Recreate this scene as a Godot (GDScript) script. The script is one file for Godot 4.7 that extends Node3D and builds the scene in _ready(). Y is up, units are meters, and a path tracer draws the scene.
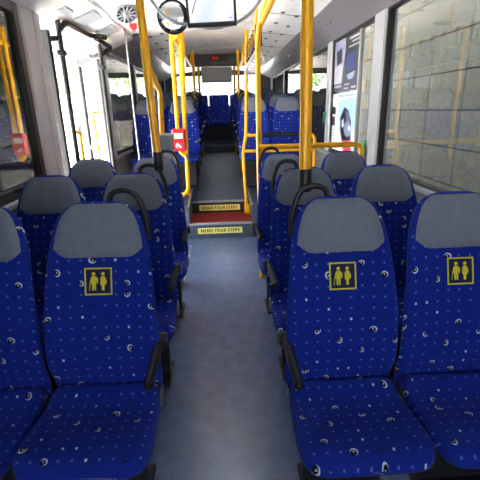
extends Node3D

var mats := {}
var taken := {}
var cache := {}
var rng := RandomNumberGenerator.new()

# ---------------------------------------------------------------- materials
func mat(key: String, color: Color, rough := 0.6, metal := 0.0, spec := 0.5) -> StandardMaterial3D:
	if mats.has(key):
		return mats[key]
	var m := StandardMaterial3D.new()
	m.resource_name = key
	m.albedo_color = color
	m.roughness = rough
	m.metallic = metal
	m.metallic_specular = spec
	mats[key] = m
	return m

func glass(key: String, color: Color, alpha: float, spec := 0.5, metal := 0.0) -> StandardMaterial3D:
	var m := mat(key, Color(color.r, color.g, color.b, alpha), 0.02, metal, spec)
	m.transparency = BaseMaterial3D.TRANSPARENCY_ALPHA
	return m

func rgb(r: int, g: int, b: int) -> Color:
	return Color8(r, g, b)

func tex(img: Image) -> ImageTexture:
	img.generate_mipmaps()
	return ImageTexture.create_from_image(img)

func speckle(size: int, base: Color, amount: float, seed_value: int, coarse := 0.0, flecks := 0, fleck_a := Color.WHITE, fleck_b := Color.BLACK) -> ImageTexture:
	var r := RandomNumberGenerator.new()
	r.seed = seed_value
	var n := FastNoiseLite.new()
	n.seed = seed_value
	n.frequency = 6.0 / size
	n.fractal_octaves = 3
	var soft := n.get_seamless_image(size, size)
	var img := Image.create(size, size, false, Image.FORMAT_RGB8)
	for y in size:
		for x in size:
			var k := 1.0 + amount * r.randf_range(-1, 1) + coarse * (soft.get_pixel(x, y).r - 0.5) * 2.0
			img.set_pixel(x, y, Color(base.r * k, base.g * k, base.b * k))
	for i in flecks:
		img.fill_rect(Rect2i(r.randi_range(0, size - 4), r.randi_range(0, size - 4), r.randi_range(1, 3), r.randi_range(1, 3)), fleck_a if r.randf() < 0.5 else fleck_b)
	return tex(img)

func disc(img: Image, c: Vector2, r: float, col: Color, squash := 1.0, inner := 0.0, inner_c := Vector2.ZERO, turn := 0.0) -> void:
	var w := img.get_width()
	var h := img.get_height()
	for y in range(int(c.y - r) - 1, int(c.y + r) + 2):
		for x in range(int(c.x - r) - 1, int(c.x + r) + 2):
			var d := (Vector2(x + 0.5, y + 0.5) - c).rotated(-turn)
			d.x /= squash
			if d.length() > r:
				continue
			if inner > 0.0:
				var e := d - inner_c
				if e.length() < inner:
					continue
			img.set_pixel(posmod(x, w), posmod(y, h), col)

func poly(img: Image, pts: Array, col: Color) -> void:
	var pp := PackedVector2Array(pts)
	var lo := Vector2(1e9, 1e9)
	var hi := Vector2(-1e9, -1e9)
	for q in pp:
		lo = lo.min(q)
		hi = hi.max(q)
	for y in range(maxi(0, int(lo.y)), mini(img.get_height(), int(hi.y) + 1)):
		for x in range(maxi(0, int(lo.x)), mini(img.get_width(), int(hi.x) + 1)):
			if Geometry2D.is_point_in_polygon(Vector2(x + 0.5, y + 0.5), pp):
				img.set_pixel(x, y, col)

const CELL := 0.042
const CELLS := 16
func fabric_texture() -> ImageTexture:
	var px := 64
	var size := px * CELLS
	var r := RandomNumberGenerator.new()
	r.seed = 77
	var base := rgb(20, 45, 150)
	var img := Image.create(size, size, false, Image.FORMAT_RGB8)
	for y in size:
		for x in size:
			var k := 1.0 + 0.16 * r.randf_range(-1, 1) + 0.06 * sin(x * 0.9) * sin(y * 0.9)
			img.set_pixel(x, y, Color(base.r * k, base.g * k, base.b * k))
	var dot := rgb(84, 112, 206)
	var white := rgb(226, 230, 238)
	var black := rgb(8, 10, 30)
	for j in CELLS:
		for i in CELLS:
			var c := Vector2((i + 0.5) * px, (j + 0.5) * px)
			var kind := (i * 5 + j * 7 + (j / 3) * 2) % 17
			if r.randf() < 0.12:
				kind = r.randi_range(0, 16)
			if kind == 0 or kind == 8:
				var turn := r.randf_range(0, TAU)
				var s := r.randf_range(0.85, 1.12)
				disc(img, c, 20 * s, white, 0.82, 0, Vector2.ZERO, turn)
				disc(img, c + Vector2(4, 3).rotated(turn) * s, 15.5 * s, black, 0.8, 0, Vector2.ZERO, turn)
				disc(img, c + Vector2(2, 4).rotated(turn), 5.5 * s, white)
				disc(img, c + Vector2(4, 6).rotated(turn), 3, black)
			elif kind == 4:
				disc(img, c, 14, rgb(10, 18, 74), 1.0, 10)
				disc(img, c, 4, rgb(50, 66, 150))
			elif kind == 6 or kind == 11 and i % 4 == 0:
				img.fill_rect(Rect2i(int(c.x) - 6, int(c.y) - 7, 12, 14), white)
			else:
				img.fill_rect(Rect2i(int(c.x) - 6, int(c.y) - 6, 12, 12), dot)
	return tex(img)

func pictogram_texture() -> ImageTexture:
	var img := Image.create(256, 256, false, Image.FORMAT_RGB8)
	img.fill(rgb(226, 214, 60))
	img.fill_rect(Rect2i(15, 15, 226, 226), rgb(13, 20, 78))
	var yel := rgb(232, 218, 40)
	# a man with a stick
	disc(img, Vector2(86, 58), 17, yel)
	poly(img, [Vector2(66, 80), Vector2(106, 80), Vector2(126, 104), Vector2(124, 150), Vector2(113, 150), Vector2(110, 120), Vector2(106, 150), Vector2(106, 212), Vector2(90, 212), Vector2(87, 160), Vector2(84, 212), Vector2(68, 212), Vector2(66, 140), Vector2(56, 158), Vector2(47, 152), Vector2(54, 110)], yel)
	poly(img, [Vector2(46, 150), Vector2(53, 150), Vector2(47, 212), Vector2(40, 212)], yel)
	# a woman with a rounded belly
	disc(img, Vector2(172, 58), 17, yel)
	poly(img, [Vector2(156, 80), Vector2(188, 80), Vector2(196, 100), Vector2(206, 122), Vector2(204, 146), Vector2(192, 162), Vector2(184, 166), Vector2(184, 212), Vector2(160, 212), Vector2(158, 166), Vector2(146, 160), Vector2(146, 104)], yel)
	return tex(img)

# ---------------------------------------------------------------- nodes
func numbered(called: String) -> String:
	if not taken.has(called):
		taken[called] = 0
		return called
	taken[called] += 1
	return "%s_%03d" % [called, taken[called]]

func tag(o: Node, label: String, category: String, group := "", kind := "") -> void:
	o.set_meta("label", label)
	o.set_meta("category", category)
	if group != "":
		o.set_meta("group", group)
	if kind != "":
		o.set_meta("kind", kind)

func thing(called: String, label: String, category: String, at := Vector3.ZERO, group := "", kind := "") -> Node3D:
	var o := Node3D.new()
	o.name = numbered(called)
	add_child(o)
	o.position = at
	tag(o, label, category, group, kind)
	return o

func part(called: String, mesh: Mesh, material: Material, parent: Node3D, at := Vector3.ZERO, turn := Basis.IDENTITY) -> MeshInstance3D:
	var o := MeshInstance3D.new()
	o.name = called
	o.mesh = mesh
	o.material_override = material
	o.transform = Transform3D(turn, at)
	o.cast_shadow = GeometryInstance3D.SHADOW_CASTING_SETTING_ON
	parent.add_child(o, true)
	return o

func solo(called: String, mesh: Mesh, material: Material, label: String, category: String, at := Vector3.ZERO, group := "", kind := "") -> MeshInstance3D:
	var o := part(numbered(called), mesh, material, self, at)
	tag(o, label, category, group, kind)
	return o

# ---------------------------------------------------------------- shapes
func mb() -> SurfaceTool:
	var st := SurfaceTool.new()
	st.begin(Mesh.PRIMITIVE_TRIANGLES)
	return st

func done(st: SurfaceTool) -> ArrayMesh:
	st.generate_normals()
	return st.commit()

func tri(st: SurfaceTool, a: Vector3, b: Vector3, c: Vector3, out: Vector3, ua := Vector2.ZERO, ub := Vector2.ZERO, uc := Vector2.ZERO) -> void:
	if (a - c).cross(a - b).dot(out) < 0.0:
		var t := b
		b = c
		c = t
		var u := ub
		ub = uc
		uc = u
	st.set_uv(ua)
	st.add_vertex(a)
	st.set_uv(ub)
	st.add_vertex(b)
	st.set_uv(uc)
	st.add_vertex(c)

func quad(st: SurfaceTool, a: Vector3, b: Vector3, c: Vector3, d: Vector3, out: Vector3, ua := Vector2.ZERO, ub := Vector2.ZERO, uc := Vector2.ZERO, ud := Vector2.ZERO) -> void:
	tri(st, a, b, c, out, ua, ub, uc)
	tri(st, a, c, d, out, ua, uc, ud)

# a chamfered box
func box(st: SurfaceTool, c: Vector3, s: Vector3, bevel := 0.0, turn := Basis.IDENTITY) -> void:
	st.set_smooth_group(-1)
	var h := s * 0.5
	var b := minf(bevel, minf(h.x, minf(h.y, h.z)) * 0.95)
	var p := func(v: Vector3) -> Vector3: return c + turn * v
	for ax in 3:
		var u := (ax + 1) % 3
		var w := (ax + 2) % 3
		for sg in [-1.0, 1.0]:
			var k: Array = []
			for e in [[-1, -1], [1, -1], [1, 1], [-1, 1]]:
				var v := Vector3.ZERO
				v[ax] = sg * h[ax]
				v[u] = e[0] * (h[u] - b)
				v[w] = e[1] * (h[w] - b)
				k.append(p.call(v))
			var out := Vector3.ZERO
			out[ax] = sg
			quad(st, k[0], k[1], k[2], k[3], turn * out)
	if b <= 0.0:
		return
	for ax in 3:
		var u := (ax + 1) % 3
		var w := (ax + 2) % 3
		for su in [-1.0, 1.0]:
			for sw in [-1.0, 1.0]:
				var k: Array = []
				for e in [[-1, 0], [1, 0], [1, 1], [-1, 1]]:
					var v := Vector3.ZERO
					v[ax] = e[0] * (h[ax] - b)
					v[u] = su * (h[u] if e[1] == 0 else h[u] - b)
					v[w] = sw * (h[w] - b if e[1] == 0 else h[w])
					k.append(p.call(v))
				var out := Vector3.ZERO
				out[u] = su
				out[w] = sw
				quad(st, k[0], k[1], k[2], k[3], turn * out)
	for sx in [-1.0, 1.0]:
		for sy in [-1.0, 1.0]:
			for sz in [-1.0, 1.0]:
				tri(st, p.call(Vector3(sx * h.x, sy * (h.y - b), sz * (h.z - b))), p.call(Vector3(sx * (h.x - b), sy * h.y, sz * (h.z - b))), p.call(Vector3(sx * (h.x - b), sy * (h.y - b), sz * h.z)), turn * Vector3(sx, sy, sz))

func bx(lo: Vector3, hi: Vector3, bevel := 0.0) -> ArrayMesh:
	var st := mb()
	box(st, (lo + hi) * 0.5, (hi - lo).abs(), bevel)
	return done(st)

# rings of points to a closed smooth skin; uvs optional, one array per ring
func loft(st: SurfaceTool, rings: Array, uvs: Array = [], cap_a := true, cap_b := true, flat_caps := true) -> void:
	var n: int = rings[0].size()
	st.set_smooth_group(0)
	var mids: Array = []
	for r in rings:
		var m := Vector3.ZERO
		for q in r:
			m += q
		mids.append(m / n)
	for i in rings.size() - 1:
		var a: PackedVector3Array = rings[i]
		var b: PackedVector3Array = rings[i + 1]
		for k in n:
			var l := (k + 1) % n
			var mid: Vector3 = (mids[i] + mids[i + 1]) * 0.5
			var out := (a[k] + a[l] + b[k] + b[l]) * 0.25 - mid
			if uvs.is_empty():
				quad(st, a[k], a[l], b[l], b[k], out)
			else:
				quad(st, a[k], a[l], b[l], b[k], out, uvs[i][k], uvs[i][l], uvs[i + 1][l], uvs[i + 1][k])
	if flat_caps:
		st.set_smooth_group(-1)
	var ends: Array = []
	if cap_a:
		ends.append(0)
	if cap_b:
		ends.append(rings.size() - 1)
	for e in ends:
		var r: PackedVector3Array = rings[e]
		var towards: Vector3 = mids[e] - mids[1 if e == 0 else e - 1]
		for k in n:
			var l := (k + 1) % n
			if uvs.is_empty():
				tri(st, r[k], r[l], mids[e], towards)
			else:
				tri(st, r[k], r[l], mids[e], towards, uvs[e][k], uvs[e][l], (uvs[e][k] + uvs[e][l]) * 0.5)
	st.set_smooth_group(0)

# corners of a path rounded with radius r
func rounded(pts: Array, r: float, steps := 6) -> Array:
	var o: Array = [pts[0]]
	for i in range(1, pts.size() - 1):
		var p: Vector3 = pts[i]
		var a: Vector3 = pts[i - 1]
		var b: Vector3 = pts[i + 1]
		var ra := minf(r, a.distance_to(p) * 0.48)
		var rb := minf(r, b.distance_to(p) * 0.48)
		var s := p + (a - p).normalized() * ra
		var e := p + (b - p).normalized() * rb
		for k in steps + 1:
			var t := float(k) / steps
			o.append(s.lerp(p, t).lerp(p.lerp(e, t), t))
	o.append(pts[-1])
	return o

func tube(st: SurfaceTool, pts: Array, r: float, sides := 14) -> void:
	var rings: Array = []
	var up := Vector3.UP
	var d0: Vector3 = (pts[1] - pts[0]).normalized()
	if absf(d0.dot(up)) > 0.9:
		up = Vector3.RIGHT
	var x := d0.cross(up).normalized()
	for i in pts.size():
		var d: Vector3
		if i == 0:
			d = pts[1] - pts[0]
		elif i == pts.size() - 1:
			d = pts[i] - pts[i - 1]
		else:
			d = (pts[i + 1] - pts[i]).normalized() + (pts[i] - pts[i - 1]).normalized()
		d = d.normalized()
		x = (x - d * x.dot(d)).normalized()
		var y := d.cross(x)
		var ring := PackedVector3Array()
		for k in sides:
			var t := TAU * k / sides
			ring.append(pts[i] + (x * cos(t) + y * sin(t)) * r)
		rings.append(ring)
	loft(st, rings)

func tube_mesh(pts: Array, r: float, sides := 14) -> ArrayMesh:
	var st := mb()
	tube(st, pts, r, sides)
	return done(st)

# a turned shape: profile of (radius, height) about an axis
func lathe(st: SurfaceTool, profile: Array, sides := 24, turn := Basis.IDENTITY, at := Vector3.ZERO) -> void:
	var rings: Array = []
	for q in profile:
		var ring := PackedVector3Array()
		for k in sides:
			var t := TAU * k / sides
			ring.append(at + turn * Vector3(q.x * cos(t), q.y, q.x * sin(t)))
		rings.append(ring)
	loft(st, rings)

# a prism: outline in (a, b) along axis from..to ; axis 2: (x, y) along z ; axis 0: (z, y) along x
func prism(st: SurfaceTool, outline: Array, from: float, to: float, axis := 2) -> void:
	st.set_smooth_group(-1)
	var c := Vector2.ZERO
	for q in outline:
		c += q
	c /= outline.size()
	var p := func(q: Vector2, t: float) -> Vector3: return Vector3(q.x, q.y, t) if axis == 2 else Vector3(t, q.y, q.x)
	var n := outline.size()
	var wind := Geometry2D.is_polygon_clockwise(PackedVector2Array(outline))
	for k in n:
		var a: Vector2 = outline[k]
		var b: Vector2 = outline[(k + 1) % n]
		var e := (b - a)
		var o2 := Vector2(e.y, -e.x) if not wind else Vector2(-e.y, e.x)
		var out: Vector3 = p.call(o2, 0.0)
		quad(st, p.call(a, from), p.call(b, from), p.call(b, to), p.call(a, to), out)
	var ids := Geometry2D.triangulate_polygon(PackedVector2Array(outline))
	var dir: Vector3 = Vector3(0, 0, 1) if axis == 2 else Vector3(1, 0, 0)
	for i in range(0, ids.size(), 3):
		for side in [[from, -1.0], [to, 1.0]]:
			tri(st, p.call(outline[ids[i]], side[0]), p.call(outline[ids[i + 1]], side[0]), p.call(outline[ids[i + 2]], side[0]), dir * side[1] * signf(to - from))

func prism_mesh(outline: Array, from: float, to: float, axis := 2) -> ArrayMesh:
	var st := mb()
	prism(st, outline, from, to, axis)
	return done(st)

# a thin printed sheet, front to +z, uv 0..1 on the front
func sheet(w: float, h: float, th: float) -> ArrayMesh:
	var st := mb()
	st.set_smooth_group(-1)
	var x := w * 0.5
	var y := h * 0.5
	quad(st, Vector3(-x, y, th), Vector3(x, y, th), Vector3(x, -y, th), Vector3(-x, -y, th), Vector3.BACK, Vector2(0, 0), Vector2(1, 0), Vector2(1, 1), Vector2(0, 1))
	var e := Vector2(0.01, 0.99)
	var f := [Vector3(-x, y, 0), Vector3(x, y, 0), Vector3(x, -y, 0), Vector3(-x, -y, 0)]
	quad(st, f[0], f[1], f[2], f[3], Vector3.FORWARD, e, e, e, e)
	for k in 4:
		var a: Vector3 = f[k]
		var b: Vector3 = f[(k + 1) % 4]
		var t := Vector3(0, 0, th)
		quad(st, a, b, b + t, a + t, a + b, e, e, e, e)
	return done(st)

# smooth interpolation in a table of [x, y]
func ct(tab: Array, x: float) -> float:
	var n := tab.size()
	if x <= tab[0][0]:
		return tab[0][1]
	if x >= tab[n - 1][0]:
		return tab[n - 1][1]
	var i := 0
	while x > tab[i + 1][0]:
		i += 1
	var m: Array = []
	for k in [i, i + 1]:
		var a: int = maxi(k - 1, 0)
		var b: int = mini(k + 1, n - 1)
		m.append((tab[b][1] - tab[a][1]) / (tab[b][0] - tab[a][0]))
	var h: float = tab[i + 1][0] - tab[i][0]
	var t: float = (x - tab[i][0]) / h
	var t2 := t * t
	var t3 := t2 * t
	return (2 * t3 - 3 * t2 + 1) * tab[i][1] + (t3 - 2 * t2 + t) * h * m[0] + (-2 * t3 + 3 * t2) * tab[i + 1][1] + (t3 - t2) * h * m[1]

# ---------------------------------------------------------------- bus seat
const SPINE := [[0.36, -0.03], [0.42, -0.025], [0.47, -0.014], [0.52, -0.003], [0.57, -0.003], [0.65, -0.0106], [0.78, -0.0356], [0.9, -0.0703], [1.0, -0.1033], [1.07, -0.1285], [1.13, -0.1513]]
const BACK_W := [[0.36, 0.200], [0.42, 0.209], [0.55, 0.214], [0.7, 0.209], [0.82, 0.199], [0.92, 0.189], [0.99, 0.178], [1.03, 0.167], [1.06, 0.155], [1.085, 0.139], [1.105, 0.117], [1.117, 0.094], [1.124, 0.070], [1.127, 0.045]]
const BACK_Y := [0.36, 0.39, 0.45, 0.52, 0.59, 0.66, 0.73, 0.8, 0.86, 0.91, 0.95, 0.99, 1.02, 1.045, 1.065, 1.085, 1.1, 1.11, 1.118, 1.124, 1.127]

func sgp(v: float, e: float) -> float:
	return signf(v) * pow(absf(v), e)

func back_normal(y: float) -> Vector3:
	var dz := (ct(SPINE, y + 0.01) - ct(SPINE, y - 0.01)) / 0.02
	return Vector3(0, -dz, 1).normalized()

func back_thick(y: float) -> float:
	return 0.027 if y < 1.06 else lerpf(0.027, 0.012, pow((y - 1.06) / 0.067, 1.6))

func back_dish(y: float) -> float:
	return 0.017 * smoothstep(0.4, 0.55, y) * (1.0 - 0.75 * smoothstep(0.82, 1.0, y))

func back_front(u: float, y: float, lift := 0.0) -> Vector3:
	var w := ct(BACK_W, y)
	var s := pow(maxf(0.0, 1.0 - pow(u, 4.0)), 0.35)
	return Vector3(w * u, y, ct(SPINE, y)) + back_normal(y) * (back_thick(y) * s + back_dish(y) * u * u + lift)

func backrest_mesh(shift: Vector2) -> ArrayMesh:
	var rings: Array = []
	var uvs: Array = []
	var T := CELL * CELLS
	var n := 36
	for y in BACK_Y:
		var w := ct(BACK_W, y)
		var th := back_thick(y)
		var nn := back_normal(y)
		var ring := PackedVector3Array()
		var uv: Array = []
		for k in n:
			var a := TAU * k / n
			var u := sgp(cos(a), 0.5)
			var s := sgp(sin(a), 0.7)
			ring.append(Vector3(w * u, y, ct(SPINE, y)) + nn * (th * s + back_dish(y) * u * u))
			uv.append(Vector2(w * u, -y * 1.05 + (0.02 * s)) / T + shift)
		rings.append(ring)
		uvs.append(uv)
	var st := mb()
	loft(st, rings, uvs, true, true, false)
	return done(st)

func rear_shell_mesh() -> ArrayMesh:
	var rings: Array = []
	for y in [0.4, 0.5, 0.62, 0.74, 0.86, 0.95, 1.02, 1.06, 1.08]:
		var w := ct(BACK_W, y) * 0.93
		var nn := back_normal(y)
		var ring := PackedVector3Array()
		for k in 20:
			var a := TAU * k / 20
			var u := sgp(cos(a), 0.5)
			var s := sgp(sin(a), 0.7)
			ring.append(Vector3(w * u, y, ct(SPINE, y)) + nn * (-0.027 + 0.013 * s + back_dish(y) * u * u))
		rings.append(ring)
	var st := mb()
	loft(st, rings)
	return done(st)

func headrest_mesh() -> ArrayMesh:
	var st := mb()
	st.set_smooth_group(0)
	var nu := 22
	var nv := 16
	var g: Array = []
	for j in nv + 1:
		var row: Array = []
		for i in nu + 1:
			var u := lerpf(-0.94, 0.94, float(i) / nu)
			var lo := 0.922 + 0.034 * pow(smoothstep(0.55, 0.94, absf(u)), 1.5)
			var y := lerpf(lo, 1.1225, float(j) / nv)
			var e := minf(minf(i, nu - i) / 2.0, minf(j, nv - j) / 2.0)
			row.append(back_front(u, y, -0.002 + 0.008 * smoothstep(0.0, 1.0, e)))
		g.append(row)
	for j in nv:
		for i in nu:
			quad(st, g[j][i], g[j][i + 1], g[j + 1][i + 1], g[j + 1][i], Vector3(0, 0.3, 1))
	return done(st)

func pictogram_mesh() -> ArrayMesh:
	var st := mb()
	st.set_smooth_group(0)
	var hw := 0.050
	var y0 := 0.797
	var y1 := 0.893
	var n := 6
	for j in n:
		for i in n:
			var q: Array = []
			var uv: Array = []
			for e in [[0, 0], [1, 0], [1, 1], [0, 1]]:
				var a := float(i + e[0]) / n
				var b := float(j + e[1]) / n
				var y := lerpf(y0, y1, b)
				q.append(back_front((lerpf(-hw, hw, a)) / ct(BACK_W, y), y, 0.0015))
				uv.append(Vector2(a, 1.0 - b))
			quad(st, q[0], q[1], q[2], q[3], Vector3.BACK, uv[0], uv[1], uv[2], uv[3])
	return done(st)

func cushion_mesh(shift: Vector2) -> ArrayMesh:
	var top := [[-0.03, 0.415], [-0.01, 0.435], [0.015, 0.452], [0.035, 0.456], [0.06, 0.444], [0.09, 0.428], [0.15, 0.422], [0.25, 0.436], [0.31, 0.442], [0.35, 0.438], [0.375, 0.428], [0.39, 0.412], [0.395, 0.398]]
	var bot := [[-0.03, 0.345], [0.2, 0.345], [0.33, 0.35], [0.37, 0.355], [0.39, 0.366], [0.395, 0.378]]
	var wid := [[-0.03, 0.188], [0.03, 0.2], [0.12, 0.211], [0.22, 0.217], [0.3, 0.218], [0.345, 0.210], [0.375, 0.193], [0.39, 0.172], [0.395, 0.15]]
	var rings: Array = []
	var uvs: Array = []
	var T := CELL * CELLS
	for z in [-0.03, -0.015, 0.0, 0.015, 0.03, 0.045, 0.06, 0.08, 0.12, 0.17, 0.22, 0.265, 0.3, 0.33, 0.352, 0.37, 0.382, 0.39, 0.395]:
		var ring := PackedVector3Array()
		var uv: Array = []
		var yt := ct(top, z)
		var yb := ct(bot, z)
		var w := ct(wid, z)
		for k in 36:
			var a := TAU * k / 36
			var u := sgp(cos(a), 0.5)
			var s := sgp(sin(a), 0.6)
			var y := (yt + yb) * 0.5 + (yt - yb) * 0.5 * s
			if s > 0:
				y -= 0.016 * (1.0 - u * u) * smoothstep(0.4, 0.2, absf(z - 0.12)) * s
			ring.append(Vector3(w * u, y, z))
			uv.append(Vector2(w * u, z - (yt - y) * -0.6) / T + shift + Vector2(0.31, 0.17))
		rings.append(ring)
		uvs.append(uv)
	var st := mb()
	loft(st, rings, uvs, true, true, false)
	return done(st)

func seat_meshes(v: int) -> Dictionary:
	var key := "seat%d" % v
	if cache.has(key):
		return cache[key]
	var shift := Vector2(0.237 * v, 0.391 * v)
	cache[key] = {"back": backrest_mesh(shift), "cushion": cushion_mesh(shift)}
	if not cache.has("pad"):
		cache["pad"] = headrest_mesh()
		cache["shell"] = rear_shell_mesh()
		cache["sign"] = pictogram_mesh()
		var st := mb()
		box(st, Vector3(0, 0.33, 0.15), Vector3(0.35, 0.05, 0.36), 0.008)
		cache["frame"] = done(st)
		st = mb()
		box(st, Vector3(0, 0.15, 0.10), Vector3(0.30, 0.31, 0.05), 0.006)
		box(st, Vector3(0, 0.0125, 0.12), Vector3(0.32, 0.025, 0.22), 0.006)
		cache["leg"] = done(st)
		st = mb()
		prism(st, [Vector2(-0.02, 0.40), Vector2(0.015, 0.40), Vector2(0.03, 0.37), Vector2(0.03, 0.33), Vector2(-0.02, 0.33)], -0.005, 0.005, 0)
		cache["bracket"] = done(st)
		st = mb()
		tube(st, rounded([Vector3(0.03, 1.11, -0.155), Vector3(0.045, 1.165, -0.16), Vector3(0.135, 1.165, -0.16), Vector3(0.175, 1.06, -0.14), Vector3(0.178, 0.985, -0.11)], 0.05), 0.011)
		cache["handle"] = done(st)
		st = mb()
		box(st, Vector3(0.208, 0.60, 0.11), Vector3(0.034, 0.034, 0.29), 0.012, Basis(Vector3.RIGHT, 0.05))
		lathe(st, [Vector2(0.0, -0.02), Vector2(0.024, -0.02), Vector2(0.028, -0.014), Vector2(0.028, 0.014), Vector2(0.024, 0.02), Vector2(0.0, 0.02)], 20, Basis(Vector3.BACK, PI / 2), Vector3(0.216, 0.597, -0.035))
		cache["arm"] = done(st)
	return cache[key]

# aisle: +1 where the aisle is on the seat's +x side, -1 on its -x side, 0 for a window seat
func bus_seat(at: Vector3, label: String, group: String, v: int, aisle: int, sign_on: bool) -> Node3D:
	var m := seat_meshes(v)
	var t := thing("bus_seat", label, "seat", at, group)
	var back := part("backrest", m.back, mats.fabric, t)
	part("rear_shell", cache.shell, mats.dark_plastic, back)
	part("headrest", cache.pad, mats.grey_vinyl, back)
	part("cushion", m.cushion, mats.fabric, t)
	part("seat_frame", cache.frame, mats.dark_plastic, t)
	part("pedestal", cache.leg, mats.dark_plastic, t)
	if sign_on:
		var s := part("priority_pictogram", cache.sign, mats.pictogram, back)
		s.set_meta("label", "yellow square pictogram of a man with a stick and a pregnant woman")
	if aisle != 0:
		var flip := Basis.from_scale(Vector3(aisle, 1, 1))
		if aisle > 0:
			part("grab_handle", cache.handle, mats.black_rubber, t)
			part("armrest", cache.arm, mats.black_rubber, t)
			part("side_bracket", cache.bracket, mats.wall_grey, t, Vector3(0.206, 0, 0))
		else:
			part("grab_handle", mirrored("handle"), mats.black_rubber, t)
			part("armrest", mirrored("arm"), mats.black_rubber, t)
			part("side_bracket", cache.bracket, mats.wall_grey, t, Vector3(-0.206, 0, 0))
	return t

func mirrored(key: String) -> ArrayMesh:
	var k := key + "_mirrored"
	if not cache.has(k):
		var a: Array = cache[key].surface_get_arrays(0)
		var v: PackedVector3Array = a[Mesh.ARRAY_VERTEX]
		var n: PackedVector3Array = a[Mesh.ARRAY_NORMAL]
		for i in v.size():
			v[i].x = -v[i].x
			n[i].x = -n[i].x
		for i in range(0, v.size(), 3):
			var s := v[i + 1]
			v[i + 1] = v[i + 2]
			v[i + 2] = s
			s = n[i + 1]
			n[i + 1] = n[i + 2]
			n[i + 2] = s
		var b: Array = []
		b.resize(Mesh.ARRAY_MAX)
		b[Mesh.ARRAY_VERTEX] = v
		b[Mesh.ARRAY_NORMAL] = n
		var am := ArrayMesh.new()
		am.add_surface_from_arrays(Mesh.PRIMITIVE_TRIANGLES, b)
		cache[k] = am
	return cache[k]

# ---------------------------------------------------------------- helpers of the shell
const WX := 1.20
const CEIL := 2.28
const SILL := 0.97
const HEAD := 2.09

func podium(z: float) -> float:
	return 0.40 + 0.30 * (-4.56 - z) / 3.84

func aisle_floor(z: float) -> float:
	return 0.33 + 0.29 * (-5.05 - z) / 3.35

# a window in a side wall: frame, gasket and pane
func side_window(n: int, side: float, z0: float, z1: float, pane_mat: Material, label: String, gasket := 0.03, sash_z: Array = []) -> void:
	var t := thing("window_%d" % n, label, "window", Vector3.ZERO, "", "structure")
	var x := side * (WX + 0.02)
	var st := mb()
	var g := gasket
	for e in [[z0 - g / 2, SILL, HEAD, g], [z1 + g / 2, SILL, HEAD, g]]:
		box(st, Vector3(x, (SILL + HEAD) / 2, e[0]), Vector3(0.05, HEAD - SILL, g), 0.006)
	box(st, Vector3(x, SILL + g / 2, (z0 + z1) / 2), Vector3(0.05, g, z0 - z1 - 2 * g), 0.006)
	box(st, Vector3(x, HEAD - g / 2, (z0 + z1) / 2), Vector3(0.05, g, z0 - z1 - 2 * g), 0.006)
	part("window_frame", done(st), mats.black_rubber, t)
	for z in sash_z:
		part("sash_bar", bx(Vector3(x - 0.018, SILL + g, z - 0.014), Vector3(x + 0.018, HEAD - g, z + 0.014), 0.004), mats.light_metal, t)
	part("pane", bx(Vector3(x + side * 0.004, SILL + g * 0.5, z1 + g * 0.5), Vector3(x + side * 0.010, HEAD - g * 0.5, z0 - g * 0.5)), pane_mat, t)

func side_wall(called: String, label: String, side: float, posts: Array, low: Array) -> Node3D:
	var t := thing(called, label, "wall", Vector3.ZERO, "", "structure")
	var o := WX + 0.08
	for e in low:
		part("lower_panel", bx(Vector3(side * WX, -0.05, e[1]), Vector3(side * o, SILL, e[0]), 0.004), mats.wall_grey, t)
		part("sill", bx(Vector3(side * (WX - 0.03), SILL - 0.03, e[1]), Vector3(side * (WX + 0.02), SILL + 0.005, e[0]), 0.008), mats.light_metal, t)
	part("top_rail", bx(Vector3(side * WX, HEAD, -9.7), Vector3(side * o, CEIL + 0.08, 3.0), 0.004), mats.wall_grey, t)
	for e in posts:
		part("window_post", bx(Vector3(side * (WX - 0.015), e[2], e[1]), Vector3(side * o, HEAD, e[0]), 0.012), mats.post_grey, t)
	return t

func yellow_pole(label: String, paths: Array, r := 0.0215, group := "yellow grab poles and rails") -> Node3D:
	var t := thing("grab_pole", label, "pole", Vector3.ZERO, group)
	for p in paths:
		part("tube", tube_mesh(p, r), mats.yellow, t)
	return t

func collar(parent: Node3D, at: Vector3, h: float, r: float, m: Material, called := "clamp") -> void:
	var st := mb()
	lathe(st, [Vector2(r * 0.9, -h / 2), Vector2(r, -h / 2 + 0.006), Vector2(r, h / 2 - 0.006), Vector2(r * 0.9, h / 2)], 18, Basis.IDENTITY, at)
	part(called, done(st), m, parent)

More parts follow.
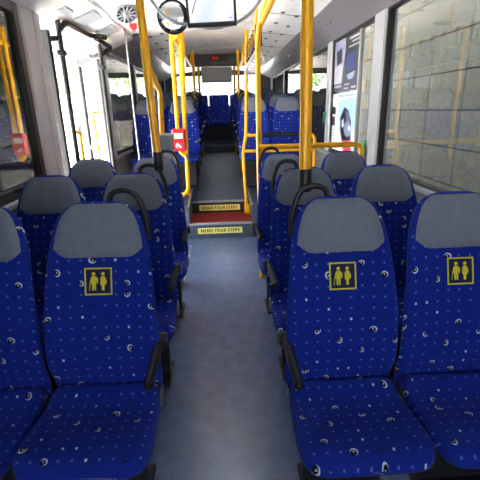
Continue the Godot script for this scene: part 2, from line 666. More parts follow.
func _ready() -> void:
	rng.seed = 20240
	# ------------------------------------------------------------ camera
	var cam := Camera3D.new()
	cam.name = "camera"
	cam.fov = 61.93
	cam.near = 0.02
	cam.far = 300.0
	cam.transform = Transform3D(Basis(Vector3(0.998467, -0.025458, 0.049142), Vector3(0.03946, 0.950057, -0.309571), Vector3(-0.038807, 0.311036, 0.949606)), Vector3(0, 1.445, 0))
	add_child(cam)
	cam.current = true
	# ------------------------------------------------------------ sky: bright overcast
	var env := Environment.new()
	var sm := ProceduralSkyMaterial.new()
	sm.sky_top_color = Color(0.86, 0.92, 1.0)
	sm.sky_horizon_color = Color(0.97, 0.98, 1.0)
	sm.ground_horizon_color = Color(0.75, 0.76, 0.76)
	sm.ground_bottom_color = Color(0.45, 0.45, 0.44)
	sm.sky_energy_multiplier = 1.0
	var sky := Sky.new()
	sky.sky_material = sm
	env.background_mode = Environment.BG_SKY
	env.sky = sky
	env.background_energy_multiplier = 1.4
	env.ambient_light_source = Environment.AMBIENT_SOURCE_DISABLED
	env.tonemap_mode = Environment.TONE_MAPPER_LINEAR
	env.tonemap_exposure = 4.0
	env.sdfgi_enabled = true
	env.ssao_enabled = true
	env.ssil_enabled = true
	var we := WorldEnvironment.new()
	we.name = "world_environment"
	we.environment = env
	add_child(we)
	# sun high over the building on the right: it leaves the bus in shade and lights the paving on the left
	var sun := DirectionalLight3D.new()
	sun.name = "sun"
	sun.light_color = Color(1.0, 0.98, 0.95)
	sun.light_energy = 12.0
	sun.light_angular_distance = 0.6
	sun.shadow_enabled = true
	sun.basis = Basis.looking_at(Vector3(-0.45, -0.88, -0.12).normalized(), Vector3.BACK)
	add_child(sun)
	# ------------------------------------------------------------ materials
	var fabric := mat("fabric", Color.WHITE, 0.92, 0.0, 0.3)
	fabric.albedo_texture = fabric_texture()
	fabric.rim_enabled = true
	fabric.rim = 0.12
	fabric.rim_tint = 0.8
	var fabric_box := mat("fabric_box", Color.WHITE, 0.92, 0.0, 0.3)
	fabric_box.albedo_texture = fabric.albedo_texture
	fabric_box.uv1_triplanar = true
	fabric_box.uv1_scale = Vector3.ONE / (CELL * CELLS)
	var vinyl := mat("grey_vinyl", Color.WHITE, 0.55, 0.0, 0.4)
	vinyl.albedo_texture = speckle(256, rgb(120, 129, 146), 0.05, 5, 0.04)
	vinyl.uv1_triplanar = true
	vinyl.uv1_scale = Vector3.ONE * 4.0
	mat("pictogram", Color.WHITE, 0.7).albedo_texture = pictogram_texture()
	mat("dark_plastic", rgb(34, 35, 39), 0.55)
	mat("black_rubber", rgb(17, 17, 19), 0.45)
	mat("light_metal", rgb(168, 172, 178), 0.4, 0.5)
	mat("steel", rgb(150, 152, 158), 0.34, 0.9)
	mat("yellow", rgb(246, 178, 6), 0.33, 0.0, 0.5)
	mat("wall_grey", rgb(112, 115, 121), 0.6)
	mat("post_grey", rgb(166, 170, 178), 0.45, 0.1)
	var floor_mat := mat("floor_vinyl", Color.WHITE, 0.27, 0.0, 0.5)
	floor_mat.albedo_texture = speckle(512, rgb(94, 110, 144), 0.07, 11, 0.07, 2600, rgb(138, 148, 166), rgb(62, 70, 88))
	floor_mat.uv1_triplanar = true
	floor_mat.uv1_world_triplanar = true
	floor_mat.uv1_scale = Vector3.ONE * 1.3
	var dark_floor := mat("dark_floor", Color.WHITE, 0.5, 0.0, 0.5)
	dark_floor.albedo_texture = speckle(256, rgb(74, 82, 98), 0.08, 12, 0.08, 700, rgb(110, 118, 134), rgb(48, 54, 68))
	dark_floor.uv1_triplanar = true
	dark_floor.uv1_world_triplanar = true
	dark_floor.uv1_scale = Vector3.ONE * 1.7
	var red_floor := mat("red_floor", Color.WHITE, 0.5)
	red_floor.albedo_texture = speckle(256, rgb(140, 22, 28), 0.08, 13, 0.10)
	red_floor.uv1_triplanar = true
	var white := mat("white_panel", Color.WHITE, 0.45)
	white.albedo_texture = speckle(256, rgb(236, 238, 240), 0.015, 14, 0.03)
	white.uv1_triplanar = true
	white.uv1_world_triplanar = true
	var ceil_mat := mat("ceiling_cloth", Color.WHITE, 0.7)
	ceil_mat.albedo_texture = speckle(512, rgb(236, 235, 232), 0.03, 15, 0.06)
	ceil_mat.uv1_triplanar = true
	ceil_mat.uv1_world_triplanar = true
	mat("grey_band", rgb(136, 136, 142), 0.36, 0.25)
	mat("header_grey", rgb(76, 76, 80), 0.6)
	mat("box_grey", rgb(142, 143, 146), 0.55)
	mat("red", rgb(214, 30, 36), 0.4)
	mat("print_white", rgb(236, 236, 240), 0.5)
	mat("print_black", rgb(16, 16, 18), 0.6)
	mat("sign_yellow", rgb(252, 240, 132), 0.5)
	mat("mirror", rgb(226, 230, 236), 0.04, 1.0)
	mat("green", rgb(20, 130, 74), 0.5)
	glass("clear_glass", Color(0.5, 0.52, 0.5), 0.04)
	glass("wall_side_glass", Color(0.04, 0.045, 0.04), 0.30, 0.5)
	glass("tinted_glass", Color(0.02, 0.025, 0.025), 0.87, 0.5)
	glass("dark_glass", Color(0.01, 0.012, 0.015), 0.93, 0.9)

	shell()
	steps()
	seats()
	overhead()
	poles()
	door()
	small_things()
	outside()

# ---------------------------------------------------------------- the shell of the bus
func shell() -> void:
	solo("floor", bx(Vector3(-WX, -0.1, -4.52), Vector3(WX, 0.0, 3.0)), mats.floor_vinyl, "blue-grey speckled vinyl floor of the aisle between the front seats", "floor", Vector3.ZERO, "", "structure")
	var lw := side_wall("wall_left", "grey left side wall of the bus with window posts", -1.0, [[-2.80, -2.98, SILL], [-4.58, -4.74, SILL], [-6.22, -6.32, SILL], [-7.9, -8.02, SILL], [-9.5, -9.7, SILL], [0.4, 0.28, SILL], [3.0, 2.8, SILL]], [[3.0, -2.98], [-4.58, -9.7]])
	part("door_post", bx(Vector3(-WX - 0.08, -0.3, -3.08), Vector3(-WX + 0.02, HEAD, -2.98), 0.012), mats.post_grey, lw)
	side_wall("wall_right", "grey right side wall of the bus with pale window posts", 1.0, [[-3.08, -3.30, SILL], [-4.5, -4.66, SILL], [-6.1, -6.2, SILL], [-7.7, -7.8, SILL], [-9.4, -9.7, SILL], [0.6, 0.48, SILL], [3.0, 2.8, SILL]], [[3.0, -9.7]])
	side_window(1, -1.0, 0.28, -2.80, mats.dark_glass, "dark reflecting window beside the front left seats", 0.07)
	side_window(2, -1.0, -4.74, -6.22, mats.tinted_glass, "window just behind the open door on the left")
	side_window(3, -1.0, -6.32, -7.9, mats.tinted_glass, "second window behind the open door on the left")
	side_window(4, -1.0, -8.02, -9.5, mats.tinted_glass, "rearmost window in the left wall")
	side_window(5, -1.0, 2.8, 0.4, mats.tinted_glass, "window in the left wall at the front of the bus")
	side_window(6, 1.0, 0.48, -3.08, mats.wall_side_glass, "large window on the right with a tiled wall outside", 0.02)
	side_window(7, 1.0, -3.30, -4.5, mats.wall_side_glass, "window on the right with posters on its glass", 0.03, [-3.66])
	side_window(8, 1.0, -4.66, -6.1, mats.tinted_glass, "window on the right beside the raised seats")
	side_window(9, 1.0, -6.2, -7.7, mats.tinted_glass, "right window further back beside the raised seats")
	side_window(10, 1.0, -7.8, -9.4, mats.tinted_glass, "rearmost window in the right wall")
	side_window(11, 1.0, 2.8, 0.6, mats.wall_side_glass, "window in the right wall at the front of the bus")
	# back wall with the rear window
	var wb := thing("wall_back", "rear wall of the bus around the bright rear window", "wall", Vector3.ZERO, "", "structure")
	part("lower_panel", bx(Vector3(-1.28, 0, -9.78), Vector3(1.28, 1.5, -9.7)), mats.header_grey, wb)
	part("side_panel", bx(Vector3(-1.28, 1.5, -9.78), Vector3(-0.95, 2.2, -9.7)), mats.header_grey, wb)
	part("side_panel", bx(Vector3(0.95, 1.5, -9.78), Vector3(1.28, 2.2, -9.7)), mats.header_grey, wb)
	part("top_panel", bx(Vector3(-1.28, 2.2, -9.78), Vector3(1.28, 2.36, -9.7)), mats.header_grey, wb)
	var w := thing("window_12", "wide bright rear window above the back bench", "window", Vector3.ZERO, "", "structure")
	part("pane", bx(Vector3(-0.95, 1.5, -9.745), Vector3(0.95, 2.2, -9.739)), mats.clear_glass, w)
	var st := mb()
	for s in [-1.0, 1.0]:
		box(st, Vector3(s * 0.935, 1.85, -9.72), Vector3(0.03, 0.7, 0.04), 0.005)
	box(st, Vector3(0, 1.515, -9.72), Vector3(1.84, 0.03, 0.04), 0.005)
	box(st, Vector3(0, 2.185, -9.72), Vector3(1.84, 0.03, 0.04), 0.005)
	part("window_frame", done(st), mats.black_rubber, w)
	# front wall with the windscreen
	var wf := thing("wall_front", "front end of the bus around the windscreen", "wall", Vector3.ZERO, "", "structure")
	part("lower_panel", bx(Vector3(-1.28, -0.1, 3.0), Vector3(1.28, 0.75, 3.08)), mats.header_grey, wf)
	part("top_panel", bx(Vector3(-1.28, 2.15, 3.0), Vector3(1.28, 2.36, 3.08)), mats.header_grey, wf)
	for s in [-1.0, 1.0]:
		part("corner_post", bx(Vector3(s * 1.28, 0.75, 3.0), Vector3(s * 1.14, 2.15, 3.08)), mats.header_grey, wf)
	var w2 := thing("window_13", "wide windscreen at the front of the bus", "window", Vector3.ZERO, "", "structure")
	part("pane", bx(Vector3(-1.14, 0.75, 3.03), Vector3(1.14, 2.15, 3.036)), mats.clear_glass, w2)
	# roof: ceiling panel and sloping side panels
	var c := thing("ceiling", "pale mottled ceiling panel above the aisle", "ceiling", Vector3.ZERO, "", "structure")
	part("ceiling_panel", bx(Vector3(-0.44, CEIL, -9.7), Vector3(0.40, CEIL + 0.06, 3.0)), mats.ceiling_cloth, c)
	part("roof_skin", bx(Vector3(-1.28, CEIL + 0.06, -9.78), Vector3(1.28, CEIL + 0.12, 3.08)), mats.white_panel, c)
	st = mb()
	lathe(st, [Vector2(0.0, -0.012), Vector2(0.085, -0.012), Vector2(0.10, -0.004), Vector2(0.10, 0.01)], 28, Basis.from_scale(Vector3(1.25, 1, 0.9)), Vector3(-0.03, CEIL, -4.75))
	part("ceiling_hatch", done(st), mats.header_grey, c)
	for i in 5:
		var z := 1.8 - i * 2.0
		part("panel_joint", bx(Vector3(-0.44, CEIL - 0.003, z - 0.006), Vector3(0.40, CEIL + 0.002, z + 0.006)), mats.post_grey, c)

# ---------------------------------------------------------------- steps, ramp, podiums
func steps() -> void:
	var xl := -0.40
	var xr := 0.335
	var s1 := thing("aisle_step", "lower step with red tread and pale metal edge at the end of the aisle", "step", Vector3.ZERO, "", "structure")
	part("riser", bx(Vector3(xl, -0.1, -5.05), Vector3(xr, 0.170, -4.52)), mats.dark_floor, s1)
	part("tread", bx(Vector3(xl, 0.170, -5.05), Vector3(xr, 0.182, -4.535)), mats.red_floor, s1)
	part("nosing", bx(Vector3(xl, 0.162, -4.545), Vector3(xr, 0.188, -4.515), 0.004), mats.light_metal, s1)
	var s2 := thing("aisle_step", "upper step with pale metal edge leading to the raised aisle", "step", Vector3.ZERO, "", "structure")
	var st := mb()
	prism(st, [Vector2(-5.05, 0.0), Vector2(-5.05, aisle_floor(-5.05)), Vector2(-8.4, aisle_floor(-8.4)), Vector2(-8.4, 0.0)], xl, xr, 0)
	part("ramp", done(st), mats.dark_floor, s2)
	part("riser", bx(Vector3(xl, 0.182, -5.05), Vector3(xr, 0.318, -5.042)), mats.dark_plastic, s2)
	part("nosing", bx(Vector3(xl, 0.312, -5.075), Vector3(xr, 0.336, -5.038), 0.004), mats.light_metal, s2)
	# warning strips
	for e in [[0.094, -4.52, 0.235, "yellow MIND YOUR STEPS strip on the lower step riser", -0.045], [0.245, -5.042, 0.245, "yellow MIND YOUR STEPS strip on the upper step riser", -0.045]]:
		var t := thing("warning_strip", e[3], "sign", Vector3(e[4], e[0], e[1]))
		part("plate", bx(Vector3(-0.262, -0.036, 0), Vector3(0.262, 0.036, 0.003)), mats.sign_yellow, t)
		var tm := TextMesh.new()
		var f := SystemFont.new()
		f.font_names = PackedStringArray(["Droid Sans"])
		f.font_weight = 700
		tm.font = f
		tm.text = "MIND YOUR STEPS"
		tm.font_size = 32
		tm.pixel_size = 0.00165
		tm.depth = 0.0016
		part("lettering", tm, mats.print_black, t, Vector3(0, 0, 0.0036))
	# podiums beside the raised aisle
	for s in [[-1.0, xl, "wall_podium_left", "grey podium carrying the raised seats left of the steps"], [1.0, xr, "wall_podium_right", "grey podium carrying the raised seats right of the steps"]]:
		var p := thing("seat_podium", s[3], "podium", Vector3.ZERO, "", "structure")
		st = mb()
		prism(st, [Vector2(-4.56, -0.1), Vector2(-4.56, podium(-4.56)), Vector2(-8.4, podium(-8.4)), Vector2(-8.4, -0.1)], minf(s[1], s[0] * WX), maxf(s[1], s[0] * WX), 0)
		part("podium_body", done(st), mats.dark_floor, p)
		st = mb()
		var x: float = s[1]
		prism(st, [Vector2(-4.555, podium(-4.56) - 0.02), Vector2(-4.555, podium(-4.56) + 0.006), Vector2(-8.4, podium(-8.4) + 0.006), Vector2(-8.4, podium(-8.4) - 0.02)], x - 0.012, x + 0.012, 0)
		part("edge_strip", done(st), mats.light_metal, p)
	# rear steps below the back bench
	var rs := thing("rear_step", "dark steps up to the back bench at the end of the aisle", "step", Vector3.ZERO, "", "structure")
	part("lower_step", bx(Vector3(-WX, 0, -8.85), Vector3(WX, 0.74, -8.4), 0.006), mats.dark_floor, rs)
	part("upper_step", bx(Vector3(-WX, 0, -9.7), Vector3(WX, 0.80, -8.85), 0.006), mats.dark_floor, rs)
	# hatch in the low floor
	var h := thing("floor_hatch", "long floor hatch with pale metal edging beside the left seats", "hatch")
	part("lid", bx(Vector3(-0.52, 0.0, -4.25), Vector3(-0.375, 0.003, -3.25)), mats.floor_vinyl, h)
	st = mb()
	box(st, Vector3(-0.372, 0.003, -3.75), Vector3(0.012, 0.006, 1.02), 0.002)
	box(st, Vector3(-0.523, 0.003, -3.75), Vector3(0.012, 0.006, 1.02), 0.002)
	box(st, Vector3(-0.4475, 0.003, -3.246), Vector3(0.14, 0.006, 0.012), 0.002)
	box(st, Vector3(-0.4475, 0.003, -4.254), Vector3(0.14, 0.006, 0.012), 0.002)
	part("edging", done(st), mats.light_metal, h)

# ---------------------------------------------------------------- seats
func seats() -> void:
	var cols := [[-0.487, 1, "left", "aisle"], [-0.937, 0, "left", "window"], [0.456, -1, "right", "aisle"], [0.906, 0, "right", "window"]]
	var rows := ["front", "second", "third"]
	for r in 3:
		for c in cols:
			var pict: bool = r == 0
			var extra := " with a yellow pictogram" if pict else ""
			var who: String = "%s-row blue patterned seat%s on the %s, next to the %s" % [rows[r], extra, c[2], "aisle" if c[3] == "aisle" else "window"]
			var x: float = c[0] - signf(c[0]) * [0.027, 0.0, 0.0][r]
			if c[1] == 0:
				x -= signf(c[0]) * [0.008, 0.01, 0.0][r]
			if r == 0 and x < 0.0:
				x -= 0.028
			var made := bus_seat(Vector3(x, 0, -1.31 - 0.77 * r - (0.04 if r == 0 and x < 0.0 else 0.0)), who, "low-floor seats facing the camera", (r * 2 + (0 if c[1] != 0 else 1) + (1 if c[0] > 0 else 0)) % 4, c[1], pict)
			if r == 0 and x < 0.0:
				made.rotation.z = -0.022
				made.position.y = 0.003
	var names := ["first", "second", "third", "last"]
	for r in 4:
		var z := -5.47 - 0.74 * r
		for c in cols:
			var who: String = "raised blue seat behind the steps, %s raised row on the %s, by the %s" % [names[r], c[2], c[3]]
			var s := bus_seat(Vector3(c[0], podium(z - 0.0) - 0.004, z), who, "raised seats behind the steps", (r + 2 + (1 if c[0] > 0 else 0)) % 4, c[1], false)
	var where := ["far left", "left of centre", "centre", "right of centre", "far right"]
	var cb := mb()
	box(cb, Vector3(0, 0.36, 0.22), Vector3(0.44, 0.12, 0.44), 0.035)
	var cm := done(cb)
	cb = mb()
	box(cb, Vector3(0, 0.66, -0.05), Vector3(0.44, 0.60, 0.09), 0.03, Basis(Vector3.RIGHT, -0.16))
	var bm := done(cb)
	var base := bx(Vector3(-0.22, 0, -0.02), Vector3(0.22, 0.31, 0.38), 0.01)
	for i in 5:
		var t := thing("bench_seat", "dark blue seat of the back bench, %s of the five" % where[i], "seat", Vector3(-0.92 + 0.46 * i, 0.80, -9.33), "seats of the back bench")
		part("cushion", cm, mats.fabric_box, t)
		part("backrest", bm, mats.fabric_box, t)
		part("base", base, mats.dark_plastic, t)

# ---------------------------------------------------------------- ceiling side panels and what is fixed to them
func slope_panel(called: String, label: String, a: Vector2, b: Vector2, z0: float, z1: float, m: Material) -> Node3D:
	var t := thing(called, label, "panel", Vector3.ZERO, "", "structure")
	var st := mb()
	prism(st, [a, b, Vector2(b.x, CEIL + 0.06), Vector2(a.x, CEIL + 0.06)], z0, z1, 2)
	part("panel", done(st), m, t)
	return t

func overhead() -> void:
	var rw := slope_panel("trim_1", "white overhead panel with air nozzles on the right", Vector2(0.40, 2.272), Vector2(0.90, 2.222), 3.0, -9.7, mats.white_panel)
	slope_panel("trim_2", "shiny grey overhead band above the right windows", Vector2(0.90, 2.222), Vector2(1.20, 2.085), 3.0, -9.7, mats.grey_band)
	var lw := slope_panel("trim_3", "white overhead panel with air nozzles on the left", Vector2(-0.90, 2.222), Vector2(-0.44, 2.272), 3.0, -9.7, mats.white_panel)
	slope_panel("trim_4", "shiny grey overhead band above the left windows behind the door", Vector2(-1.20, 2.085), Vector2(-0.90, 2.222), -4.9, -9.7, mats.grey_band)
	var cover := slope_panel("trim_5", "white cover of the door mechanism above the open door", Vector2(-1.20, 2.085), Vector2(-0.90, 2.200), 3.0, -4.9, mats.white_panel)
	# seams in the panels
	for i in 9:
		var z := -1.2 - i * 0.95
		var st := mb()
		box(st, Vector3(0.65, 2.246, z), Vector3(0.49, 0.004, 0.006), 0.0, Basis(Vector3.BACK, -0.0997))
		part("seam", done(st), mats.header_grey, rw)
		st = mb()
		box(st, Vector3(-0.67, 2.246, z), Vector3(0.45, 0.004, 0.006), 0.0, Basis(Vector3.BACK, 0.108))
		part("seam", done(st), mats.header_grey, lw)
	# air nozzles: two rows in each white panel
	var st2 := mb()
	box(st2, Vector3.ZERO, Vector3(0.036, 0.014, 0.05), 0.004)
	var nz := done(st2)
	for side in [1.0, -1.0]:
		for i in 11:
			for row in 2:
				var x: float = side * (0.60 if row == 0 else 0.74)
				var z := -2.6 - i * 0.46 - row * 0.1
				if side < 0 and z > -4.6:
					continue
				var y := 2.272 - (absf(x) - 0.42) * 0.104
				part("air_nozzle", nz, mats.header_grey, rw if side > 0 else lw, Vector3(x, y, z))
	for i in 6:
		var st := mb()
		var z := -2.9 - i * 1.05
		tube(st, rounded([Vector3(1.02, 2.166, z), Vector3(1.01, 2.14, z), Vector3(1.01, 2.14, z - 0.14), Vector3(1.02, 2.166, z - 0.14)], 0.015), 0.006, 8)
		part("flap_handle", done(st), mats.steel, rw)
	# header at the end of the ceiling panel with the red display
	var hd := thing("trim_6", "dark grey header across the rear end of the ceiling panel", "panel", Vector3.ZERO, "", "structure")
	part("header_board", bx(Vector3(-0.50, 2.10, -6.98), Vector3(0.43, CEIL, -6.9), 0.01), mats.header_grey, hd)
	var disp := thing("red_display", "small dark display with red digits on the rear header", "display", Vector3(0.02, 2.215, -6.9))
	part("case", bx(Vector3(-0.14, -0.035, 0), Vector3(0.14, 0.035, 0.03), 0.006), mats.print_black, disp)
	var dm := mat("display_red", rgb(150, 20, 24), 0.5)
	dm.emission_enabled = true
	dm.emission = Color(0.9, 0.05, 0.06)
	dm.emission_energy_multiplier = 0.25
	for k in 3:
		part("digit", bx(Vector3(-0.10 + k * 0.035, -0.018, 0.03), Vector3(-0.08 + k * 0.035, 0.018, 0.033)), dm, disp)
	var hb := thing("hanging_box", "grey flat box hanging under the rear header", "box", Vector3(-0.02, 1.98, -6.99))
	part("case", bx(Vector3(-0.245, -0.115, -0.07), Vector3(0.245, 0.112, 0.07), 0.012), mats.box_grey, hb)
	part("seam", bx(Vector3(-0.235, -0.10, 0.068), Vector3(0.235, -0.096, 0.072)), mats.header_grey, hb)
	# round ventilator grille in the left panel
	var vent := thing("vent_grille", "round ventilation grille with radial slots in the left overhead panel", "vent", Vector3(-0.72, 2.195, -3.66))
	vent.basis = Basis(Quaternion(Vector3.DOWN, Vector3(0.30, -0.80, 0.52).normalized()))
	var st := mb()
	lathe(st, [Vector2(0.076, 0.0), Vector2(0.078, -0.012), Vector2(0.092, -0.012), Vector2(0.10, 0.0)], 32)
	part("rim", done(st), mats.post_grey, vent)
	st = mb()
	lathe(st, [Vector2(0.102, -0.001), Vector2(0.112, 0.02), Vector2(0.12, 0.05), Vector2(0.105, 0.09)], 32)
	part("housing", done(st), mats.white_panel, vent)
	st = mb()
	lathe(st, [Vector2(0.0, -0.002), Vector2(0.078, -0.002), Vector2(0.078, 0.0)], 28)
	part("backing", done(st), mats.dark_plastic, vent)
	for k in 12:
		st = mb()
		var a := TAU * k / 12
		box(st, Vector3(0.05, -0.007, 0), Vector3(0.06, 0.008, 0.016), 0.002)
		part("slat", done(st), mats.post_grey, vent, Vector3.ZERO, Basis(Vector3.UP, a))
	st = mb()
	lathe(st, [Vector2(0.0, -0.013), Vector2(0.020, -0.013), Vector2(0.024, -0.006), Vector2(0.024, 0.0)], 18)
	part("hub", done(st), mats.post_grey, vent)
	# emergency button
	var eb := thing("emergency_button", "small red emergency button on the left overhead panel", "button", Vector3(-0.78, 2.226, -4.27))
	part("housing", bx(Vector3(-0.03, -0.03, -0.035), Vector3(0.03, 0.012, 0.035), 0.006), mats.red, eb)
	st = mb()
	lathe(st, [Vector2(0.0, -0.045), Vector2(0.016, -0.045), Vector2(0.02, -0.039), Vector2(0.02, -0.028)], 18)
	part("knob", done(st), mats.red, eb)
	# small camera behind it
	var cb := thing("ceiling_camera", "small black camera under the left overhead panel", "camera", Vector3(-0.84, 2.20, -4.75))
	part("case", bx(Vector3(-0.04, -0.075, -0.045), Vector3(0.04, 0.03, 0.045), 0.012), mats.print_black, cb)
	# inspection lids and labels on the door cover
	for e in [[-3.6, 0.26], [-4.15, 0.30]]:
		st = mb()
		box(st, Vector3(-1.0, 2.155, e[0]), Vector3(0.16, 0.006, e[1]), 0.0, Basis(Vector3.BACK, 0.366))
		part("inspection_lid", done(st), mats.post_grey, cover)
	st = mb()
	box(st, Vector3(-1.08, 2.1275, -4.35), Vector3(0.07, 0.006, 0.11), 0.0, Basis(Vector3.BACK, 0.366))
	solo("warning_sticker", done(st), mats.sign_yellow, "small yellow warning sticker above the open door", "sticker")
	st = mb()
	box(st, Vector3(-1.06, 2.135, -3.25), Vector3(0.06, 0.006, 0.16), 0.0, Basis(Vector3.BACK, 0.366))
	solo("door_lamp_cover", done(st), mats.post_grey, "flat grey plate on the white cover above the open door", "plate")

# ---------------------------------------------------------------- poles and rails
func poles() -> void:
	var p := yellow_pole("upright yellow pole on the front right aisle seat", [[Vector3(0.312, 1.16, -1.49), Vector3(0.306, 1.7, -1.49), Vector3(0.300, 2.283, -1.49)]])
	collar(p, Vector3(0.313, 1.185, -1.49), 0.085, 0.0245, mats.black_rubber, "socket")
	p = yellow_pole("upright yellow pole on the second left aisle seat", [[Vector3(-0.345, 1.16, -2.24), Vector3(-0.36, 1.6, -2.24), Vector3(-0.372, 2.283, -2.24)]])
	collar(p, Vector3(-0.346, 1.185, -2.24), 0.10, 0.0255, mats.black_rubber, "socket")
	# pole rising from the grey cabinet by the door
	yellow_pole("bent yellow pole from the grey cabinet to the second left seat pole", [rounded([Vector3(-0.446, 1.279, -3.2), Vector3(-0.43, 1.58, -3.16), Vector3(-0.362, 1.67, -2.262)], 0.06)], 0.019)
	# the pair with the red validator
	p = yellow_pole("pair of joined yellow poles left of the steps, carrying the red validator", [rounded([Vector3(-0.435, 2.285, -4.3), Vector3(-0.435, 1.04, -4.3), Vector3(-0.365, 0.985, -4.3)], 0.06), rounded([Vector3(-0.34, 2.285, -4.36), Vector3(-0.358, 1.4, -4.34), Vector3(-0.368, 0.61, -4.3), Vector3(-0.46, 0.56, -4.3), Vector3(-0.49, 0.56, -4.3)], 0.06)])
	collar(p, Vector3(-0.364, 0.985, -4.3), 0.05, 0.022, mats.steel, "joint")
	for e in [[-5.0, -0.42, "yellow pole at the head of the steps on the left"], [-6.5, -0.36, "yellow pole between the raised seats on the left"], [-8.15, -0.36, "rearmost yellow pole on the left"]]:
		yellow_pole(e[2], [[Vector3(e[1] - 0.005, (podium(e[0]) if e[1] < -0.4 else aisle_floor(e[0])) - 0.004, e[0]), Vector3(e[1], 2.283, e[0])]])
	for e in [[-6.5, 0.31, "yellow pole between the raised seats on the right"], [-8.15, 0.31, "rearmost yellow pole on the right"]]:
		yellow_pole(e[2], [[Vector3(e[1] - 0.005, aisle_floor(e[0]) - 0.004, e[0]), Vector3(e[1], 2.283, e[0])]])
	# frame at the right of the steps
	p = yellow_pole("yellow pole with two cross bars right of the steps", [
		rounded([Vector3(0.302, 0.186, -4.96), Vector3(0.267, 0.95, -4.96), Vector3(0.308, 1.13, -4.96), Vector3(0.335, 2.03, -4.96), Vector3(0.335, 2.283, -4.96)], 0.08),
		[Vector3(0.268, 0.955, -4.96), Vector3(1.145, 0.955, -4.96)],
		rounded([Vector3(0.31, 1.14, -4.96), Vector3(1.145, 1.14, -4.96), Vector3(1.145, 0.43, -4.96)], 0.09)])
	part("padding", tube_mesh([Vector3(0.50, 1.14, -4.96), Vector3(1.04, 1.14, -4.96)], 0.028), mats.black_rubber, p)
	part("foot", bx(Vector3(0.270, 0.182, -4.99), Vector3(0.334, 0.30, -4.93), 0.006), mats.yellow, p)
	# rail across the back of the third right row
	yellow_pole("yellow pole and horizontal rail behind the third right row, bent down beside the window", [
		rounded([Vector3(0.325, 0.002, -3.3), Vector3(0.308, 1.0, -3.3), Vector3(0.308, 2.0, -3.3), Vector3(0.40, 2.29, -3.05)], 0.12),
		rounded([Vector3(0.30, 1.15, -3.28), Vector3(1.146, 1.15, -3.28), Vector3(1.146, 0.003, -3.28)], 0.07, 8)])
	# overhead rails
	var orr := yellow_pole("overhead yellow rail along the ceiling right of the aisle", [[Vector3(0.335, 2.05, -1.7), Vector3(0.335, 2.05, -6.4)]])
	for z in [-1.8, -3.9, -6.0]:
		part("hanger", tube_mesh([Vector3(0.335, 2.05, z), Vector3(0.36, 2.285, z)], 0.012, 10), mats.yellow, orr)
	var olr := yellow_pole("overhead yellow rail along the ceiling left of the aisle", [[Vector3(-0.40, 2.10, -4.2), Vector3(-0.40, 2.10, -6.8)]])
	for z in [-4.25, -5.5, -6.7]:
		part("hanger", tube_mesh([Vector3(-0.40, 2.10, z), Vector3(-0.41, 2.285, z)], 0.012, 10), mats.yellow, olr)
	# hanging straps on the right rail
	var st := mb()
	for s in [-1.0, 1.0]:
		box(st, Vector3(0.0245 * s, -0.05, 0), Vector3(0.006, 0.14, 0.045), 0.001)
	box(st, Vector3(0, 0.0245, 0), Vector3(0.054, 0.005, 0.045), 0.001)
	box(st, Vector3(0, -0.12, 0), Vector3(0.05, 0.025, 0.028), 0.004)
	var band := done(st)
	st = mb()
	tube(st, rounded([Vector3(0, -0.125, 0), Vector3(0.02, -0.15, 0.0), Vector3(0.055, -0.25, 0), Vector3(-0.055, -0.25, 0), Vector3(-0.02, -0.15, 0), Vector3(0, -0.125, 0)], 0.02), 0.006, 10)
	var loop := done(st)
	var nth := ["nearest", "second", "third", "fourth", "fifth", "sixth"]
	for i in 6:
		var t := thing("hand_strap", "black hanging hand strap, %s of the row on the right overhead rail" % nth[i], "strap", Vector3(0.335, 2.05, -3.55 - 0.22 * i), "hand straps on the right overhead rail")
		var bd := part("band", band, mats.black_rubber, t)
		part("handle", loop, mats.post_grey, bd)

# ---------------------------------------------------------------- door
func leaf(n: int, label: String, hinge: Vector3, dir: Vector3, width: float) -> Node3D:
	var t := thing("door_%d" % n, label, "door", hinge, "", "structure")
	t.basis = Basis(dir.normalized(), Vector3.UP, dir.normalized().cross(Vector3.UP).normalized())
	var st := mb()
	var lo := -0.28
	var hi := 2.02
	box(st, Vector3(0.03, (lo + hi) / 2, 0), Vector3(0.06, hi - lo, 0.04), 0.008)
	box(st, Vector3(width - 0.03, (lo + hi) / 2, 0), Vector3(0.06, hi - lo, 0.04), 0.008)
	box(st, Vector3(width / 2, lo + 0.06, 0), Vector3(width - 0.12, 0.12, 0.04), 0.008)
	box(st, Vector3(width / 2, hi - 0.04, 0), Vector3(width - 0.12, 0.08, 0.04), 0.008)
	box(st, Vector3(width / 2, 1.06, 0), Vector3(width - 0.12, 0.05, 0.04), 0.008)
	part("leaf_frame", done(st), mats.black_rubber, t)
	part("pane", bx(Vector3(0.05, 1.08, -0.003), Vector3(width - 0.05, hi - 0.05, 0.003)), mats.clear_glass, t)
	part("pane", bx(Vector3(0.05, lo + 0.1, -0.003), Vector3(width - 0.05, 1.04, 0.003)), mats.clear_glass, t)
	return t

